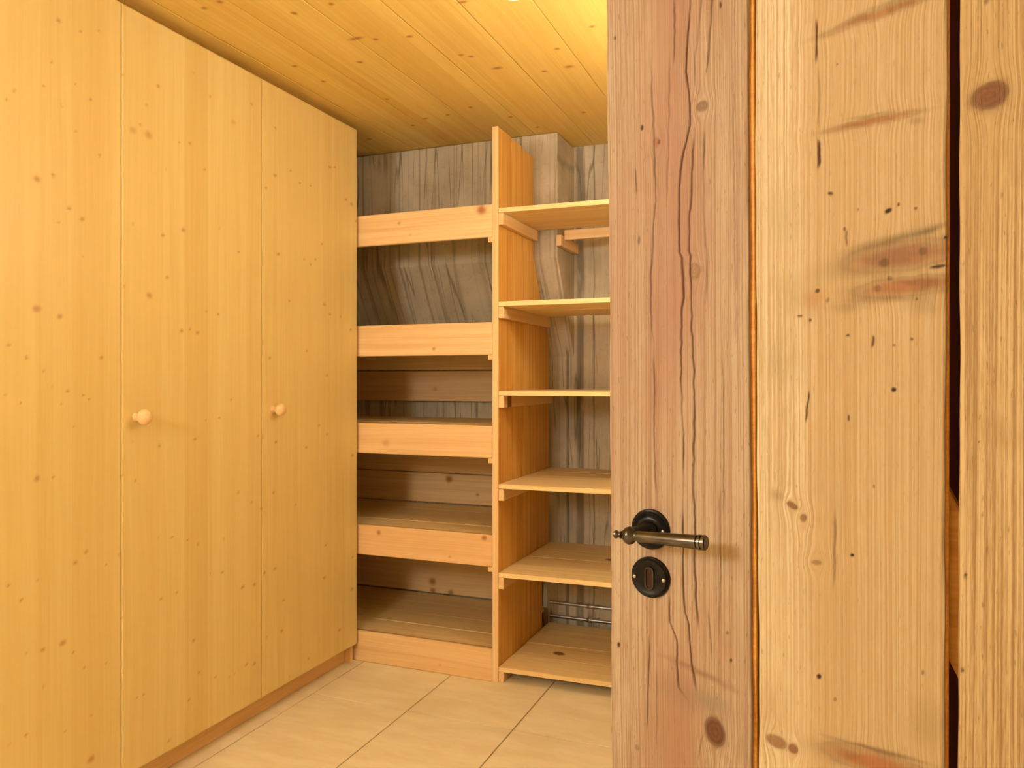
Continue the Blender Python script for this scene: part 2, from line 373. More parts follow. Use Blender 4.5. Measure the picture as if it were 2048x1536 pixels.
wf = wbox('wall_front', XL - 0.1, XR + 0.1, YF - 0.1, YF, -0.06, CEIL + 0.12, M['plaster']); tag(wf, 'plastered wall behind the viewer', kind='structure')
we = empty('wall_entry', (XR, 0, 0)); tag(we, 'plastered wall with the doorway of the plank door', kind='structure')
wbox('wall_segment', XR, XR + 0.12, YF, -0.06, -0.06, CEIL + 0.02, M['plaster'], we)
wbox('wall_segment', XR, XR + 0.12, 0.80, YP, -0.06, CEIL + 0.02, M['plaster'], we)
wbox('lintel', XR, XR + 0.12, -0.06, 0.80, 2.06, CEIL + 0.02, M['plaster'], we)

# ------------------------------------------------------------------ wardrobe
W = empty('wardrobe', (-2.14, 1.63, 0)); tag(W, 'tall built-in wardrobe of knotty pale spruce with small round wooden knobs', 'wardrobe')
ZB, ZT = 0.08, 2.293; DT = 0.019; XI = XW - DT - 0.002
wbox('side_panel', XL, XI, DOOR_Y[4] - 0.019, DOOR_Y[4], 0.0, ZT, M['pine']['z'], W, 0.001)
wbox('side_panel', XL, XI, DOOR_Y[0], DOOR_Y[0] + 0.019, 0.0, ZT, M['pine']['z'], W, 0.001)
wbox('top_panel', XL, XI, DOOR_Y[0] + 0.02, DOOR_Y[4] - 0.02, ZT - 0.02, ZT, M['pine']['y'], W, 0.001)
wbox('bottom_panel', XL, XI, DOOR_Y[0] + 0.02, DOOR_Y[4] - 0.02, ZB, ZB + 0.02, M['pine']['y'], W, 0.001)
wbox('plinth', -1.914, -1.894, DOOR_Y[0] + 0.02, DOOR_Y[4] - 0.02, 0.0, ZB - 0.001, M['pine']['y'], W, 0.001)
wbox('ceiling_filler', -1.925, -1.905, DOOR_Y[0], DOOR_Y[4], ZT + 0.001, CEIL - 0.001, M['pine']['y'], W, 0.001)
kp = [(0.0, 0.0), (0.013, 0.0), (0.0135, 0.003), (0.0115, 0.009), (0.0115, 0.014), (0.015, 0.019), (0.020, 0.024), (0.0228, 0.031), (0.0222, 0.038), (0.0185, 0.045), (0.0125, 0.0495), (0.006, 0.0515), (0.0, 0.052)]
knob_me = lathe_me(kp, 32, (1, 0, 0)); knob_me.materials.append(M['pine']['x'])
KZ = on_x(555, 818, XW).z
for i in range(4):
    g = 0.0011
    kn = [k for k in _wk if DOOR_Y[i] - 0.03 < k[1] < DOOR_Y[i + 1] + 0.03]
    d = panel('door', (XW, DOOR_Y[i] + g, ZB), (0, DOOR_Y[i + 1] - DOOR_Y[i] - 2 * g, 0), (0, 0, ZT - ZB), (-DT, 0, 0), 130 if kn else 1, 420 if kn else 1, M['wdoor%d' % i], W, kn, (2, 1))
    ky = DOOR_Y[i] + 0.045
    if i == 2: ky = on_x(272, 832, XW).y
    if i == 3: ky = on_x(546, 819, XW).y
    k = bpy.data.objects.new('knob', knob_me); COL.objects.link(k); k.parent = d; k.location = (XW, ky, KZ)
    k['label'] = 'small round turned wooden knob'

# ------------------------------------------------------------------ left rack with divider
YS = 2.85; DX0, DX1 = -1.217, -1.192
R = empty('storage_rack', (-1.8, 3.16, 0)); tag(R, 'tall pine rack with deep lipped shelves between wardrobe and divider', 'shelving')
FZ = [(1.794, 1.925), (1.318, 1.4496), (0.9007, 1.030), (0.4624, 0.5897), (0.001, 0.1306)]
def yknots(lst, Y):
    out = []
    for px, py, r, st in lst:
        p, q = on_y(px, py, Y), on_y(px + r, py, Y); out.append((p.x, p.z, (q - p).length * 1.15, (q - p).length * 1.0, 0.0, st))
    return out
FKN = yknots([(963, 420, 11, .9), (798, 447, 4, .5), (868, 697, 4, .7), (772, 886, 8, .35), (758, 1065, 5, .8), (968, 1076, 6, .9), (900, 1113, 3, .4), (880, 1330, 3, .4), (820, 470, 3, .3)], YS)
BKN = yknots([(898, 958, 8, .95), (955, 990, 4, .7), (865, 1163, 8, .95), (865, 1181, 6, .95), (902, 1185, 6, .9), (895, 725, 9, .5), (870, 778, 5, .4), (952, 905, 5, .4)], 3.492)
def knot_board(name, x0, x1, y0, y1, z0, z1, kn):
    near = [k for k in kn if z0 - 0.02 < k[1] < z1 + 0.02]
    return panel(name, (x0, y0, z0), (x1 - x0, 0, 0), (0, 0, z1 - z0), (0, y1 - y0, 0), 240, 28, M['knotty'], R, near, (0, 2))
for k, (z0, z1) in enumerate(FZ):
    knot_board('front_board', XL + 0.02, DX0 - 0.0015, YS, YS + 0.024, z0, z1, FKN)
    yb = [3.262, 3.445, 3.488, 3.488, 3.488][k]
    n = 4; y0 = YS + 0.0255; st = (yb - y0) / n
    for j in range(n):
        dz = random.uniform(-0.0015, 0.0010)
        box('shelf_board', XL + 0.02, DX0 - 0.002, y0 + j * st + 0.0012, y0 + (j + 1) * st - 0.0012, z1 - 0.026 + dz, z1 - 0.002 + dz, M['shelf'], R, 0.0015)
    if k < 4:
        for xx in (DX0 - 0.0205, XL + 0.02):
            box('bearer', xx, xx + 0.020, YS + 0.026, yb, z0 + 0.0005, z1 - 0.0285, M['pine']['y'], R, 0.001)
        box('cleat', DX0 - 0.0205, DX0 - 0.0005, YS + 0.003, yb, z0 - 0.021, z0 - 0.0005, M['pine']['y'], R, 0.001)
        box('cleat', XL + 0.02, XL + 0.04, YS + 0.003, yb, z0 - 0.021, z0 - 0.0005, M['pine']['y'], R, 0.001)
# boards nailed to the wall at the back of the three lower compartments
for (z0, z1) in ((1.108, 1.262), (0.745, 0.872), (0.593, 0.741), (0.300, 0.436), (0.132, 0.296)):
    knot_board('back_board', XL + 0.02, DX0 - 0.024, 3.492, 3.514, z0, z1, BKN)
box('back_board', XL + 0.02, DX0 - 0.024, 3.464, 3.486, 1.266, 1.392, M['pine']['x'], R, 0.0015)
# divider of upright boards
box('lit_front_strip', DX0 - 0.0003, DX1 + 0.0003, YS, YS + 0.0045, 0.0, 2.2362, M['pine']['z'], R, 0.0012)  # added pale strip paints the light on the divider's front edge
box('divider_board', DX0, DX1, YS + 0.0048, 2.9950, 0.0, 2.236, M['divider'], R, 0.0025)
box('divider_board', DX0 + 0.0008, DX1 - 0.0012, 2.9990, 3.118, 0.0, 2.232, M['divider'], R, 0.0028)
prism('divider_board', [(3.1215, 0.0), (3.285, 0.0), (3.285, 1.735), (3.266, 1.77), (3.266, 2.222), (3.1215, 2.222)], 0, DX0, DX1 - 0.0004, M['divider'], R, 0.0015)
prism('divider_board', [(3.288, 0.0), (3.385, 0.0), (3.385, 0.41), (3.482, 0.41), (3.482, 1.40), (3.288, 1.732)], 0, DX0 + 0.001, DX1 - 0.0016, M['divider'], R, 0.0015)

# ------------------------------------------------------------------ right rack
RR = empty('shelf_rack', (-0.7, 3.16, 0)); tag(RR, 'open pine rack of six thin board shelves on cleats right of the divider', 'shelving')
SZ = [1.907, 1.531, 1.172, 0.798, 0.4425, 0.063]
SL = 0.028
def sheared(name, x0, x1, y0, y1, z0, z1, mat, parent, bev=0.0015):
    o = box(name, x0, x1, y0, y1, z0, z1, mat, parent, bev)
    for v in o.data.vertices: v.co.y += SL * (v.co.x + o.location.x + parent.location.x - DX1)
    return o
for k, zt in enumerate(SZ):
    yb = [3.262, 3.40, 3.49, 3.49, 3.49, 3.47][k]
    cuts = {0: [YS, 3.075, yb], 1: [YS, 3.08, yb]}.get(k, [YS, 3.01, 3.17, 3.33, yb])
    for j, (y0, y1) in enumerate(zip(cuts, cuts[1:])):
        dz = 0 if j == 0 else random.uniform(-0.0014, 0.0008)
        sheared('shelf_board', DX1 + 0.0015, XP - 0.03, y0 + (0.001 if j else 0), y1 - 0.001, zt - 0.019 + dz, zt + dz, M['shelf'], RR)
    box('cleat', DX1 + 0.0005, DX1 + 0.0215, YS + 0.004, [3.262, 3.44, 3.482, 3.482, 3.482, 3.38][k], zt - 0.0195 - (0.047 if k < 5 else 0.0425), zt - 0.0200, M['pine']['y'], RR, 0.001)
    box('cleat', XP - 0.024, XP - 0.003, YS + 0.03, 3.52, zt - 0.0195 - (0.047 if k < 5 else 0.0425), zt - 0.0200, M['pine']['y'], RR, 0.001)
# cleat on the haunch side and back rail that carry the top shelf
box('cleat', -1.0835, -1.060, 3.262, 3.53, 1.815, 1.862, M['pine']['y'], RR, 0.001)
box('rear_rail', -1.058, XP - 0.03, 3.30, 3.322, 1.846, 1.889, M['pine']['x'], RR, 0.001)

# ------------------------------------------------------------------ pipes on the back wall
for zc, lab in ((0.145, 'upper of two thin galvanised pipes along the concrete wall'), (0.080, 'lower of two thin galvanised pipes along the concrete wall')):
    yp = 3.515
    p = empty('pipe', (-1.0, yp, zc)); tag(p, lab, 'pipe', 'galvanised pipes behind the bottom shelf')
    link('tube', tube_me((-0.2, 0, 0), (0.81, 0, 0), 0.0075), M['steel'], p)
    cx = on_x(1180, 1216, -1).x
    for xx in (0.0, 0.45):
        link('coupling', lathe_me([(0.0076, -0.016), (0.0105, -0.016), (0.0105, -0.006), (0.012, -0.004), (0.012, 0.004), (0.0105, 0.006), (0.0105, 0.016), (0.0076, 0.016)], 16, (1, 0, 0), (xx, 0, 0)), M['steel'], p)
        link('bracket', box_me(xx + 0.03, xx + 0.042, 0.006, 0.0198, -0.009, 0.009, 0.001), M['steel'], p)

# ------------------------------------------------------------------ plank door
TH = math.radians(33.0)
cr, cd = 0.1759, 0.973                                   # rosette axis in camera plan coordinates
def c2r(xc, d): return Vector((xc * CP - d * SP, xc * SP + d * CP, 0))
LX = c2r(math.cos(TH), -math.sin(TH)); LY = Vector((-LX.y, LX.x, 0))
LEAN, ROLL = math.radians(1.3), math.radians(0.15)
D = empty('door_1'); D.rotation_euler = (LEAN, ROLL, math.atan2(LX.y, LX.x))
D.location = c2r(cr, cd) + LY * (CAMH * math.sin(LEAN)) - LX * (CAMH * math.sin(ROLL))
tag(D, 'open ledged door of wide weathered planks with dark lever handle', kind='structure')
bpy.context.view_layer.update()
DM = Matrix.Translation(D.location) @ Euler(D.rotation_euler, 'XYZ').to_matrix().to_4x4(); DI = DM.inverted()
def dpt(px, py, off=0.0):
    """door coordinates (x right, y=-off, z up) of a photo pixel"""
    o = DI @ EYE; d = DI.to_3x3() @ ray(px, py); t = (-off - o.y) / d.y; return o + d * t
ZD0, ZD1 = 0.012, 2.04
def plank_mat(name, light, dark, alt, ring=230.0, ridge=1.0, altpos=None, reddish=None, **feat):
    n = NT(name); co = n.objco(); x, y, z = n.sep(co)
    warp = n.noise(n.vec(z * 1.6, x * 7.0, y * 7.0), 1.0, 2.0) - 0.5
    v = x + warp * 0.008 + n.attr('flow', 'Fac')
    g1 = n.noise(n.vec(z * 0.7, v * ring * 0.28, y * 40.0), 1.0, 2.0, 0.6)
    g2 = n.noise(n.vec(z * 1.3, v * ring * 1.7, y * 60.0), 1.0, 1.0, 0.5)
    g3 = n.noise(n.vec(z * 34.0, v * ring * 2.2, y * 90.0), 1.0, 2.0, 0.6)
    t = n.smooth(g2 * 0.55 + g1 * 0.2 + g3 * 0.25, 0.39, 0.61)
    col = n.mix(t, light, dark)
    patch = n.smooth(n.noise(n.vec(z * 2.4, x * 9.0, 0.0), 1.0, 3.0, 0.6), 0.42, 0.66)
    col = n.mix(patch * 0.5, col, alt)
    speck = n.smooth(n.noise(n.vec(z * 75.0, x * 330.0, 0.0), 1.0, 1.0), 0.66, 0.76)
    col = n.mix(speck * 0.45, col, tuple(a * 0.5 for a in dark))
    if reddish:
        xa, xb2, rc, ra = reddish
        a_, b_ = dpt(xa, 760).x, dpt(xb2, 760).x
        col = n.mix(n.smooth(x, a_, (a_ + b_) / 2) * n.smooth(x, b_, (a_ + b_) / 2) * ra * n.smooth(n.noise(n.vec(z * 1.7, x * 5.0, 4.0), 1.0, 2.0), 0.32, 0.6), col, rc)
    if altpos:
        (xa, xb2, wcol, amt) = altpos
        a_, b_ = dpt(xa, 760).x, dpt(xb2, 760).x
        col = n.mix(n.smooth(x + warp * 0.03, a_, b_) * amt, col, wcol)
    col = n.mix(1.0, n.mix(n.attr('feature', 'Alpha'), col, (0, 0, 0)), n.attr('feature'), 'ADD')
    m = n.finish(col, 0.62, g2 * ridge * 0.8 + g3 * 0.25, 0.0011, 0.75, 0.0, 0.25)
    m_feat[m.name] = (dark, feat); return m
m_feat = {}
def features(x, z, dark, cracks=(), knots=(), stains=(), holes=()):
    """marks of the plank as premultiplied colour + cover, inward relief (m) and sideways grain flow (m);
    positions are read off the photo: (px, py, rx px, ry px, rotation deg, strength)"""
    C = np.zeros((len(x), 3)); A_ = np.zeros(len(x)); rel = np.zeros(len(x)); flow = np.zeros(len(x))
    def over(m, c):
        nonlocal C, A_
        C = C * (1 - m)[:, None] + m[:, None] * np.asarray(c) if np.ndim(c) == 1 else C * (1 - m)[:, None] + m[:, None] * c; A_ = A_ * (1 - m) + m
    def dist(q, wa, wf, g=1.0, add=0.0):
        c = dpt(q[0], q[1]); r1 = (dpt(q[0] + q[2], q[1]) - c).length * g + add; r2 = (dpt(q[0], q[1] + q[3]) - c).length * g + add
        X_, Z_ = x + vnoise(x * wf, z * wf, 3) * wa - c.x, z + vnoise(x * wf + 50, z * wf * 1.3 + 80, 3) * wa - c.z
        r = math.radians(-q[4]); a, b = X_ * math.cos(r) + Z_ * math.sin(r), -X_ * math.sin(r) + Z_ * math.cos(r)
        return np.hypot(a / r1, b / r2), X_
    rg = sstep(vnoise(z * 75 + vnoise(x * 30, z * 6) * 4, x * 26, 3), -0.16, 0.16)
    for (q, c_) in stains:
        over(q[5] * (1 - sstep(dist(q, min(0.010, 0.0006 * min(q[2], q[3]) + 0.002), 30.0)[0], 0.0, 1.3)), c_)
    for q in knots:
        kc = np.asarray(q[6] if len(q) > 6 else srgb(150, 92, 56)); rnd_ = min(q[2], q[3]) > 0.45 * max(q[2], q[3])
        d, X_ = dist(q, 0.003 if rnd_ else 0.006, 42.0)
        dw = dist(q, 0.0, 40.0, 1.5, 0.010)[0]; flow += np.sign(X_) * -0.006 * np.exp(-dw ** 2 * 1.5) * (1 if rnd_ else 0.5) * np.minimum(1, np.abs(X_) / 0.004)
        over((1 - sstep(d, 0.85, 1.6)) * min(1, q[5]) * 0.5, np.array(dark) * (0.62, 0.58, 0.50))
        km = q[5] * (1 - (sstep(d, 0.80, 1.12) if rnd_ else sstep(d, 0.35, 1.15)))
        ring_ = 0.5 + 0.5 * np.sin(d * 15 + vnoise(x * 90, z * 90) * 5) if rnd_ else rg
        over(km, kc[None, :] * (0.74 + 0.26 * ring_)[:, None]); over(q[5] * 0.55 * np.exp(-((d - 1.0) / 0.10) ** 2) * (1.0 if rnd_ else 0.5), np.array(dark) * (0.40, 0.33, 0.26))
        rel -= 0.0005 * km
    for (pts, wpx, st) in cracks:
        q = sorted([dpt(*p) for p in pts], key=lambda p: p.z); zs = np.array([p.z for p in q]); xs = np.array([p.x for p in q])
        cx_ = np.interp(z, zs, xs) + vnoise(z * 60, z * 0 + pts[0][0], 3) * 0.0024
        wd = 0.00060 * wpx * (0.75 + vnoise(z * 25, z * 0 + pts[0][0] + 9.0, 2)); tp = min(0.03, 0.25 * (zs[-1] - zs[0]))
        brk = 0.35 + 0.65 * sstep(vnoise(z * 11, z * 0 + pts[0][0] * 0.37, 2), -0.22, 0.0)
        m_ = (1 - sstep(np.abs(x - cx_), wd * 0.3, wd + 0.0005)) * sstep(z, zs[0], zs[0] + tp) * (1 - sstep(z, zs[-1] - tp, zs[-1])) * (brk if len(pts) > 3 else 1)
        over(m_ * st, srgb(70, 36, 17)); rel += 0.0012 * m_ * st
    for q in holes:
        m_ = q[5] * (1 - sstep(dist(q, 0.0016, 130.0)[0], 0.55, 1.2)); over(m_, srgb(48, 24, 11)); rel += 0.0010 * m_
    return C, A_, rel, flow

def plank(name, pxl, pxr, mat, thick=0.026, seed=0, wav=0.0008, xr_abs=None, dx=0.001, dz=0.0015, shift=0.0):
    """plank whose edges pass through photo columns pxl/pxr at mid height; slightly uneven edges, cracks and holes sunk into the face"""
    rng = random.Random(seed); xl = dpt(pxl, 760).x; xr = xr_abs if xr_abs is not None else dpt(pxr, 760).x
    ph = [rng.uniform(0, 6.28) for _ in range(6)]
    zlo, zhi = dpt(1300, 1600).z - 0.05, dpt(1300, -50).z + 0.03
    zr = np.concatenate([np.arange(ZD0, zlo, 0.02), np.arange(zlo, zhi, dz), np.arange(zhi, ZD1, 0.02), [ZD1]])
    wl_ = wav * (np.sin(zr * 5 + ph[0]) + 0.5 * np.sin(zr * 17 + ph[1]) + 0.35 * np.sin(zr * 51 + ph[4]))
    wr_ = wav * (np.sin(zr * 6 + ph[2]) + 0.5 * np.sin(zr * 21 + ph[3]) + 0.35 * np.sin(zr * 47 + ph[5]))
    bb = 0.0022 + 0.0006 * np.sin(zr * 33 + ph[1]); a, c = xl + wl_, xr + wr_
    nx = max(4, int((xr - xl) / dx)); fr = np.linspace(0, 1, nx + 1)
    cols = [(a, np.full_like(zr, thick)), (a, bb), (a + bb * 0.3, bb * 0.3)] + [(a + bb + (c - a - 2 * bb) * f, np.zeros_like(zr)) for f in fr] + [(c - bb * 0.3, bb * 0.3), (c, bb), (c, np.full_like(zr, thick))]
    X_ = np.stack([q[0] for q in cols], 1); Y_ = np.stack([q[1] for q in cols], 1); Z_ = np.repeat(zr[:, None], len(cols), 1)
    nr, nc = X_.shape; x, z = X_.ravel(), Z_.ravel()
    dark, ft = m_feat[mat.name]; C, A_, rel, flow = features(x + shift, z, dark, **ft)
    front = np.zeros((nr, nc)); front[:, 3:3 + nx + 1] = 1
    V = np.stack([x + shift, Y_.ravel() + rel * front.ravel(), z], 1)
    i, j = np.meshgrid(np.arange(nr - 1), np.arange(nc), indexing='ij'); i, j = i.ravel(), j.ravel(); j2 = (j + 1) % nc
    Q = np.stack([i * nc + j, i * nc + j2, (i + 1) * nc + j2, (i + 1) * nc + j], 1)
    me = mesh_np(V, Q, [list(range(nc))[::-1], [(nr - 1) * nc + k for k in range(nc)]])
    fa = me.attributes.new('feature', 'FLOAT_COLOR', 'POINT'); fa.data.foreach_set('color', np.concatenate([C, A_[:, None]], 1).astype(np.float32).ravel())
    fl_ = me.attributes.new('flow', 'FLOAT', 'POINT'); fl_.data.foreach_set('value', flow.astype(np.float32))
    me.polygons.foreach_set('use_smooth', np.ones(len(me.polygons), bool)); me.set_sharp_from_angle(angle=math.radians(50))
    return link(name, me, mat, D)

C1 = [(1382,-60),(1382,3),(1373,116),(1371,142),(1379,185),(1381,250),(1369,298),(1361,343),(1358,403),(1359,505),(1364,515),(1366,550),(1367,595),(1364,614),(1363,679),(1362,760),(1366,850),(1367,960),(1366,1171),(1371,1226),(1377,1250),(1382,1319),(1389,1365),(1396,1396)]
C2 = [(1404,-60),(1403,3),(1394,92),(1390,116),(1392,185)]
C2b = [(1391,255),(1385,303),(1382,403),(1380,423),(1379,501),(1382,513),(1380,528),(1381,556),(1383,634),(1384,679),(1388,750),(1388,850),(1386,960),(1389,1043),(1390,1150),(1394,1220),(1400,1275)]
C3 = [(1425,-60),(1424,3),(1419,92),(1411,163)]
C3b = [(1408,245),(1407,403),(1410,466),(1414,505),(1414,610)]
C4 = [(1349,-20),(1350,66),(1346,145)]
C5 = [(1301,95),(1305,211),(1309,277),(1311,403),(1306,472),(1302,544),(1301,618),(1307,679),(1310,760),(1308,850),(1311,960),(1317,1000)]
C6 = [(1271,330),(1274,395)]
C7 = [(1338,1170),(1340,1243),(1353,1280),(1355,1331),(1358,1375),(1384,1412)]
C8 = [(1299,1255),(1297,1361),(1294,1435),(1294,1480)]
C9 = [(1314,1320),(1313,1420),(1312,1520)]
mp1 = plank_mat('weathered_plank_reddish', srgb(171, 150, 122), srgb(142, 113, 85), srgb(149, 112, 88),
    cracks=[(C1, 3.2, .95), (C2, 2.2, .8), (C2b, 2.8, .9), (C3, 2.4, .85), (C3b, 2.6, .85), (C4, 2.0, .7), (C5, 2.6, .65), (C6, 2, .7), (C7, 3.0, .9), (C8, 2.2, .75), (C9, 1.8, .5),
            ([(1417,1210),(1420,1260),(1424,1330)], 1.6, .5), ([(1446,700),(1448,860),(1447,1050)], 1.5, .5), ([(1470,-60),(1468,300),(1472,700)], 1.3, .4), ([(1340,90),(1338,250),(1334,420)], 1.6, .45), ([(1395,1525),(1402,1480),(1412,1462)][::-1], 1.8, .4), ([(1440,960),(1441,1180),(1438,1300)], 1.4, .45)],
    knots=[(1404,213,10,10,0,.75,srgb(126,95,72)), (1389,543,11,15,0,.6,srgb(144,111,75)), (1430,1464,19,27,-12,1.0,srgb(101,62,37)), (1314,285,6,9,0,.5)],
    stains=[((1385,1395,110,34,12,.45), srgb(126,98,72)), ((1330,1440,60,70,0,.3), srgb(146,110,76)), ((1420,1400,40,22,0,.5), srgb(126,113,88)), ((1400,1346,95,9,13,.6), srgb(113,77,52)), ((1310,100,70,160,0,.35), srgb(162,131,104)), ((1330,640,60,240,0,.55), srgb(144,100,79)), ((1420,1240,60,120,0,.25), srgb(147,104,72)), ((1470,1130,60,60,0,.0), srgb(115,74,46))],
    holes=[(1284,255,3,6,0,.9), (1238,1290,3,6,0,.95), (1462,1320,3,4,0,.9), (1230,76,2.5,5,0,.8), (1318,283,3,5,0,.6), (1455,1265,3,4,0,.6), (1274,1495,5,7,0,.35), (1278,480,3,10,0,.5), (1222,1458,2,8,0,.8), (1441,10,2,8,0,.9)],
    ring=240.0, ridge=0.9, reddish=(1270, 1440, srgb(146, 102, 78), .75))
mp2 = plank_mat('weathered_plank_spike_knots', srgb(199, 182, 148), srgb(168, 140, 100), srgb(181, 156, 116),
    cracks=[([(1632,30),(1633,70),(1634,130)], 4.5, 1.0), ([(1637,272),(1638,310),(1637,342)], 4.5, 1.0), ([(1618,775),(1616,800),(1613,850)], 4.5, 1.0), ([(1671,1008),(1670,1080),(1667,1190)], 3.0, .5), ([(1693,455),(1692,475),(1694,495)], 2.5, .7), ([(1747,668),(1747,680),(1746,696)], 3.2, .9), ([(1634,130),(1641,190),(1637,272)], 1.5, .4)],
    knots=[(1765,24,130,10,-9,.75,srgb(147,100,56)), (1742,243,98,8.5,-3,.8,srgb(146,98,52)), (1800,511,125,30,-5,.95,srgb(149,105,69)), (1815,573,118,19,-3,.95,srgb(147,100,61)), (1584,1012,11,6,25,.8,srgb(115,74,37)), (1606,1037,6,8,0,.8,srgb(126,82,42)), (1552,1482,20,12,15,.7,srgb(126,78,45)), (1586,1497,9,9,0,.8,srgb(122,72,42)), (1755,1528,115,24,3,.9,srgb(150,97,56)), (1632,1125,10,5,0,.6,srgb(122,86,45))],
    stains=[((1628,603,30,26,0,.6), srgb(160,112,66)), ((1785,480,110,14,-11,.9), srgb(108,90,56)), ((1860,460,40,9,-14,.7), srgb(93,78,52)), ((1720,545,130,26,0,.5), srgb(140,116,72)), ((1770,597,100,10,3,.55), srgb(108,87,54)), ((1850,610,50,24,5,.4), srgb(127,104,75)), ((1700,610,50,16,-8,.5), srgb(126,100,63)), ((1590,590,70,60,0,.35), srgb(153,131,83)),
            ((1740,231,60,5,-4,.6), srgb(115,96,63)), ((1835,239,22,9,0,.6), srgb(122,104,72)), ((1780,6,100,8,-8,.55), srgb(122,99,63)), ((1755,1500,120,6,3,.75), srgb(79,54,34)), ((1556,988,20,14,30,.5), srgb(120,98,59)), ((1560,720,60,60,0,.3), srgb(140,118,81)), ((1560,440,60,70,0,.3), srgb(153,135,96)), ((1850,1450,50,60,0,.35), srgb(133,108,67)), ((1540,1420,50,80,0,.3), srgb(153,118,65))],
    holes=[(1661,386,6,4,10,.9), (1777,421,8,5,-30,1.0), (1797,408,3,4,0,.9), (1832,416,4,3,0,.8), (1716,418,2.5,3,0,.6), (1689,457,3,4,0,.7), (1635,581,5,4,0,.9), (1600,632,6,2.5,0,.8), (1621,640,3,4,0,.8), (1696,670,4,3,0,.9), (1789,690,3,3,0,.7), (1824,678,3,4,0,.8), (1787,779,6,5,0,1.0), (1698,835,2.5,7,0,.8), (1705,1110,4,4,0,1.0), (1638,1353,5,5,0,1.0), (1748,972,2,5,0,.6), (1655,600,4,6,20,.5), (1878,533,20,3.5,-6,1.0), (1890,474,4,4,0,.9), (1834,597,3,3,0,.6), (1675,127,2,3,0,.6), (1671,1398,3,5,0,.5), (1846,1345,3,6,0,.5), (1769,525,11,10,0,.45), (1846,502,10,9,0,.4), (1780,556,6,6,0,.5), (1755,576,9,8,0,.35)],
    ring=235.0, ridge=1.3, altpos=(1575, 1640, srgb(164, 131, 84), .6))
mp3 = plank_mat('weathered_plank_ridged', srgb(188, 161, 115), srgb(146, 112, 68), srgb(170, 138, 90),
    knots=[(1979,192,36,25,-22,1.0,srgb(120,80,50))], stains=[((1975,205,45,40,0,.3), srgb(136,108,71)), ((1980,860,40,40,0,.3), srgb(144,114,73))],
    holes=[(1925,1340,2.5,6,0,.9), (1932,1150,3,6,0,.9), (1964,1030,2.5,4,0,.6), (1972,3,6,5,0,.6), (1958,885,3,3,0,.6)],
    ring=230.0, ridge=1.8)
mp4 = plank_mat('weathered_plank_far', srgb(188, 161, 115), srgb(146, 112, 68), srgb(170, 138, 90), ring=230.0, ridge=1.6)
p1 = plank('plank', 1218, 1499.5, mp1, seed=3); p1['label'] = 'reddish weathered plank with long drying cracks'
p2 = plank('plank', 1513.5, 1891.5, mp2, seed=5); p2['label'] = 'pale plank with broad horizontal spike knots'
x3 = dpt(1917.5, 760).x
plank('plank', 1917.5, 0, mp3, seed=8, xr_abs=x3 + 0.20, dx=0.0015, dz=0.0025)
plank('plank', 1917.5, 0, mp4, seed=9, xr_abs=x3 + 0.197, dx=0.02, dz=0.02, shift=0.208)
XH = x3 + 0.405
# ledges and diagonal brace on the far side
bmat = wood('door_brace_spruce', (0, 2, 1), srgb(218, 156, 66), srgb(184, 116, 38), 40.0, 1.0, None, 0, (4.0, 0.01), None, srgb(140, 80, 30), 0.55, 0.0002)
xl = dpt(1218, 760).x
z_low = dpt(1512, 57, -0.027).z
def dbox(name, x0, x1, y0, y1, z0, z1, mat): return link(name, box_me(x0, x1, y0, y1, z0, z1, 0.0015), mat, D)
dbox('ledge', xl + 0.02, dpt(1700, 760).x, 0.0265, 0.050, z_low, z_low + 0.12, bmat)
dbox('ledge', xl + 0.02, XH - 0.02, 0.0265, 0.050, 0.20, 0.32, bmat)
dbox('ledge', xl + 0.02, XH - 0.02, 0.0265, 0.050, 1.86, 1.97, bmat)
b1, b2 = dpt(1512, 278, -0.0265), dpt(1902, 988, -0.0265)      # upper edge of the brace
c1, c2 = dpt(1512, 570, -0.0265), dpt(1898, 1322, -0.0265)     # lower edge
def line_at(p, q, x): return p.z + (q.z - p.z) * (x - p.x) / (q.x - p.x)
xa, xe = xl + 0.02, XH - 0.03
zlim = lambda z: max(0.325, min(z_low - 0.003, z))
def inv_at(p, q, z): return p.x + (q.x - p.x) * (z - p.z) / (q.z - p.z)
pts = [(inv_at(b1, b2, z_low - 0.003), z_low - 0.003), (inv_at(b1, b2, 0.325), 0.325), (inv_at(c1, c2, 0.325), 0.325), (inv_at(c1, c2, z_low - 0.003), z_low - 0.003)]
br = prism('brace', [(p[0], p[1]) for p in pts], 1, 0.0265, 0.050, bmat, None, 0.0015); br.parent = D

def lit_edge_strip(pl, px, wdt, y0):
    xa_ = dpt(px, 760).x; return link('lit_edge', box_me(xa_ - 0.004, xa_ + wdt, y0, y0 + 0.009, ZD0 + 0.002, ZD1 - 0.002, 0.001), bmat, pl)
lit_edge_strip(p1, 1499.5, 0.0048, 0.0065); lit_edge_strip(p2, 1891.5, 0.0022, 0.011)  # added orange strips stand in for light on the plank edges
